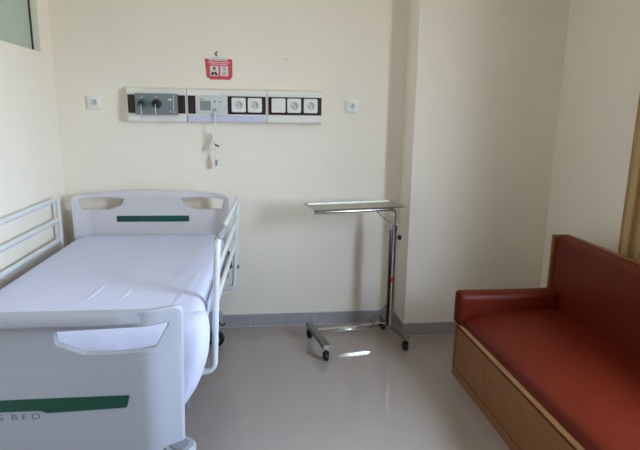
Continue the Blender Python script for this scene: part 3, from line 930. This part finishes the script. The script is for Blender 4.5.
for x_ in (-0.22, 0.10):
    b = newbm(); box(b, x_ - 0.012, x_ + 0.012, -0.05, 0.05, TZ - 0.017, TZ - 0.0008, 0.001, 1); obj('tray_support', b, M['darksteel'], it, 40)
obj('tray', tray(), M['traysteel'], it, 40)

# ------------------------------------------------------------------ sofa bench
SX, SY0, SY1 = 1.113, -2.70, -0.788
so = thing('sofa', 'red leatherette bench sofa with brown wooden cabinet base along the right wall', 'sofa', (SX, SY1, 0))
def R_(x0, x1, y0, y1, z0, z1): return (x0 - SX, x1 - SX, y0 - SY1, y1 - SY1, z0, z1)
b = newbm(); box(b, *R_(SX + 0.024, 1.742, SY0, SY1 - 0.004, 0.012, 0.312), 0.0)
base = obj('base_cabinet', b, M['wood'], so)
b = newbm(); box(b, *R_(SX + 0.001, SX + 0.03, SY0 - 0.0, SY1, 0.0, 0.050), 0.002, 1); obj('plinth', b, M['wood'], so)
b = newbm(); box(b, *R_(SX, SX + 0.035, SY0, SY1, 0.309, 0.331), 0.002, 1); obj('front_trim', b, M['woodlight'], so)
b = newbm(); box(b, *R_(SX, SX + 0.03, SY1 - 0.022, SY1, 0.050, 0.309), 0.001, 1); obj('front_stile', b, M['wood'], so)
edges = [-0.815, -1.190, -1.945, SY0 + 0.01]
for y1, y0 in zip(edges[:-1], edges[1:]):
    b = newbm(); box(b, *R_(SX + 0.003, SX + 0.0242, y0 + 0.0012, y1 - 0.0012, 0.057, 0.293), 0.0012, 1); obj('door', b, M['wood'], so, 40)
# seat cushion with a rolled front edge
pf = [(SX + 0.008, 0.3312), (SX + 0.006, 0.360), (SX + 0.010, 0.374), (SX + 0.022, 0.385), (SX + 0.055, 0.394), (SX + 0.12, 0.406), (SX + 0.24, 0.415), (1.654, 0.420), (1.654, 0.3312)]
b = newbm()
va = [b.verts.new((x - SX, SY0 + 0.005 - SY1, z)) for x, z in pf]; vb = [b.verts.new((x - SX, -0.02, z)) for x, z in pf]
b.faces.new(va); b.faces.new(list(reversed(vb)))
for i in range(len(pf)):
    j = (i + 1) % len(pf); b.faces.new((va[i], vb[i], vb[j], va[j]))
obj('seat_cushion', b, M['leather'], so, 50)
# back cushion: slightly leaning, with a chamfered top
pf = [(1.654, 0.335), (1.660, 0.60), (1.660, 0.780), (1.663, 0.792), (1.671, 0.800), (1.684, 0.803), (1.722, 0.806), (1.722, 0.335)]
a_ = newbm()
va = [a_.verts.new((x - SX, SY0 + 0.02 - SY1, z)) for x, z in pf]; vb = [a_.verts.new((x - SX, -0.018, z)) for x, z in pf]
a_.faces.new(va); a_.faces.new(list(reversed(vb)))
for i in range(len(pf)):
    j = (i + 1) % len(pf); a_.faces.new((va[i], vb[i], vb[j], va[j]))
obj('back_cushion', a_, M['leather'], so, 50)
b = newbm(); box(b, *R_(1.7225, 1.742, SY0, SY1, 0.0, 0.815), 0.002, 1); obj('back_board', b, M['wood'], so)
b = newbm(); box(b, *R_(1.642, 1.7225, SY1 - 0.017, SY1, 0.30, 0.815), 0.002, 1); obj('end_panel', b, M['wood'], so)
# padded armrest across the far end
b = newbm()
def arm_sec(x, k):
    w0, w1, z0, z1 = -0.117, -0.018, 0.336, 0.520
    cy, cz = (w0 + w1) / 2, (z0 + z1) / 2
    hy, hz = (w1 - w0) / 2 * k[0], (z1 - z0) / 2
    pts = round_poly([(cy - hy, z0), (cy + hy, z0), (cy + hy, z0 + 2 * hz * k[1]), (cy - hy, z0 + 2 * hz * k[1])], [0.012, 0.012, 0.04, 0.045], 5)
    return [b.verts.new((x - SX, y, z)) for y, z in pts]
secs = [arm_sec(x, k) for x, k in ((1.104, (0.72, 0.88)), (1.094, (0.87, 0.95)), (1.096, (0.95, 0.985)), (1.106, (1.0, 1.0)), (1.13, (1.02, 1.0)), (1.36, (1.0, 0.985)), (1.60, (1, 1.0)), (1.640, (1, 1.0)))]
secs = [secs[0]] + secs[1:]
for s0, s1 in zip(secs[:-1], secs[1:]):
    n = len(s0)
    for i in range(n): b.faces.new((s0[i], s0[(i + 1) % n], s1[(i + 1) % n], s1[i]))
b.faces.new(list(reversed(secs[0]))); b.faces.new(secs[-1])
obj('armrest', b, M['leather'], so, 60)

# ------------------------------------------------------------------ curtain
cu = thing('curtain', 'beige pleated curtain hanging on the right wall behind the red sofa', 'curtain', (1.85, -1.6, 2.45))
def curtain():
    b = newbm(); rows = []
    N = 150
    for z in (-1.85, -1.6, -1.2, -0.8, -0.4, -0.1, 0.0):
        row = []
        for i in range(N + 1):
            t = i / N
            y = 0.525 - 0.915 * t
            ph = t * 2 * PI * 13
            amp = 0.020 * (0.75 + 0.25 * math.sin(t * 17))
            row.append(b.verts.new((0.012 * math.sin(t * 23 + z * 1.2) + amp * math.sin(ph), y + 0.010 * math.sin(ph * 2 + 0.6) , z)))
        rows.append(row)
    for r0, r1 in zip(rows[:-1], rows[1:]):
        for i in range(N): b.faces.new((r0[i], r0[i + 1], r1[i + 1], r1[i]))
    bmesh.ops.recalc_face_normals(b, faces=b.faces); bmesh.ops.solidify(b, geom=b.faces[:], thickness=0.002)
    return b
obj('curtain_fabric', curtain(), M['gold'], cu, 70)
b = newbm(); tube(b, [(0, 0.55, 0.02), (0, -1.6, 0.02)], 0.014, 14); 
for y in (0.5, -1.5): tube(b, [(0, y, 0.02), (0.075, y, 0.02)], 0.008, 10)
obj('curtain_rod', b, M['dullsteel'], cu, 50)

# ------------------------------------------------------------------ daylight
w = bpy.data.worlds.new('sky'); scene.world = w; w.use_nodes = True
nt = w.node_tree; bg = nt.nodes['Background']
tc = nt.nodes.new('ShaderNodeTexCoord'); sp = nt.nodes.new('ShaderNodeSeparateXYZ')
nt.links.new(tc.outputs['Generated'], sp.inputs['Vector'])
rp = nt.nodes.new('ShaderNodeValToRGB')
mr = nt.nodes.new('ShaderNodeMapRange'); mr.inputs['From Min'].default_value = -0.4; mr.inputs['From Max'].default_value = 0.8
nt.links.new(sp.outputs['Z'], mr.inputs['Value']); nt.links.new(mr.outputs['Result'], rp.inputs['Fac'])
rp.color_ramp.elements[0].position = 0.25; rp.color_ramp.elements[0].color = (0.50, 0.50, 0.47, 1)
rp.color_ramp.elements[1].position = 0.40; rp.color_ramp.elements[1].color = (0.80, 0.92, 1.10, 1)
e = rp.color_ramp.elements.new(1.0); e.color = (0.62, 0.80, 1.12, 1)
nt.links.new(rp.outputs['Color'], bg.inputs['Color'])
bg.inputs['Strength'].default_value = 14.0
L = bpy.data.lights.new('window_portal', 'AREA'); L.shape = 'RECTANGLE'; L.size = RWZ1 - RWZ0; L.size_y = RWY1 - RWY0
L.cycles.is_portal = True
lo = bpy.data.objects.new('window_portal', L); COL.objects.link(lo)
lo.location = (XR + WT + 0.01, (RWY0 + RWY1) / 2, (RWZ0 + RWZ1) / 2)
lo.rotation_euler = (0, math.radians(90), 0)

# ------------------------------------------------------------------ camera
cam = bpy.data.cameras.new('camera'); cam.sensor_width = 36.0; cam.lens = 522.5 / 640 * 36
cam.clip_start = 0.02
co = bpy.data.objects.new('camera', cam); COL.objects.link(co)
right = Vector((0.99253608, -0.12107034, 0.01463218)); down = Vector((-0.01078685, -0.2066712, -0.97835099)); fwd = Vector((0.12147334, 0.97089082, -0.20643459))
R3 = Matrix((right, -down, -fwd)).transposed()
co.matrix_world = Matrix.Translation((0.0, -3.4567, 1.45)) @ R3.to_4x4()
scene.camera = co

scene.view_settings.view_transform = 'Standard'
scene.view_settings.look = 'None'
scene.view_settings.gamma = 1.0
scene.view_settings.use_curve_mapping = False
scene.view_settings.exposure = 1.57
scene.cycles.max_bounces = 12
scene.cycles.diffuse_bounces = 8
scene.cycles.glossy_bounces = 6
scene.cycles.transparent_max_bounces = 8
scene.cycles.use_denoising = True
scene.cycles.caustics_reflective = False
scene.cycles.sample_clamp_indirect = 6.0
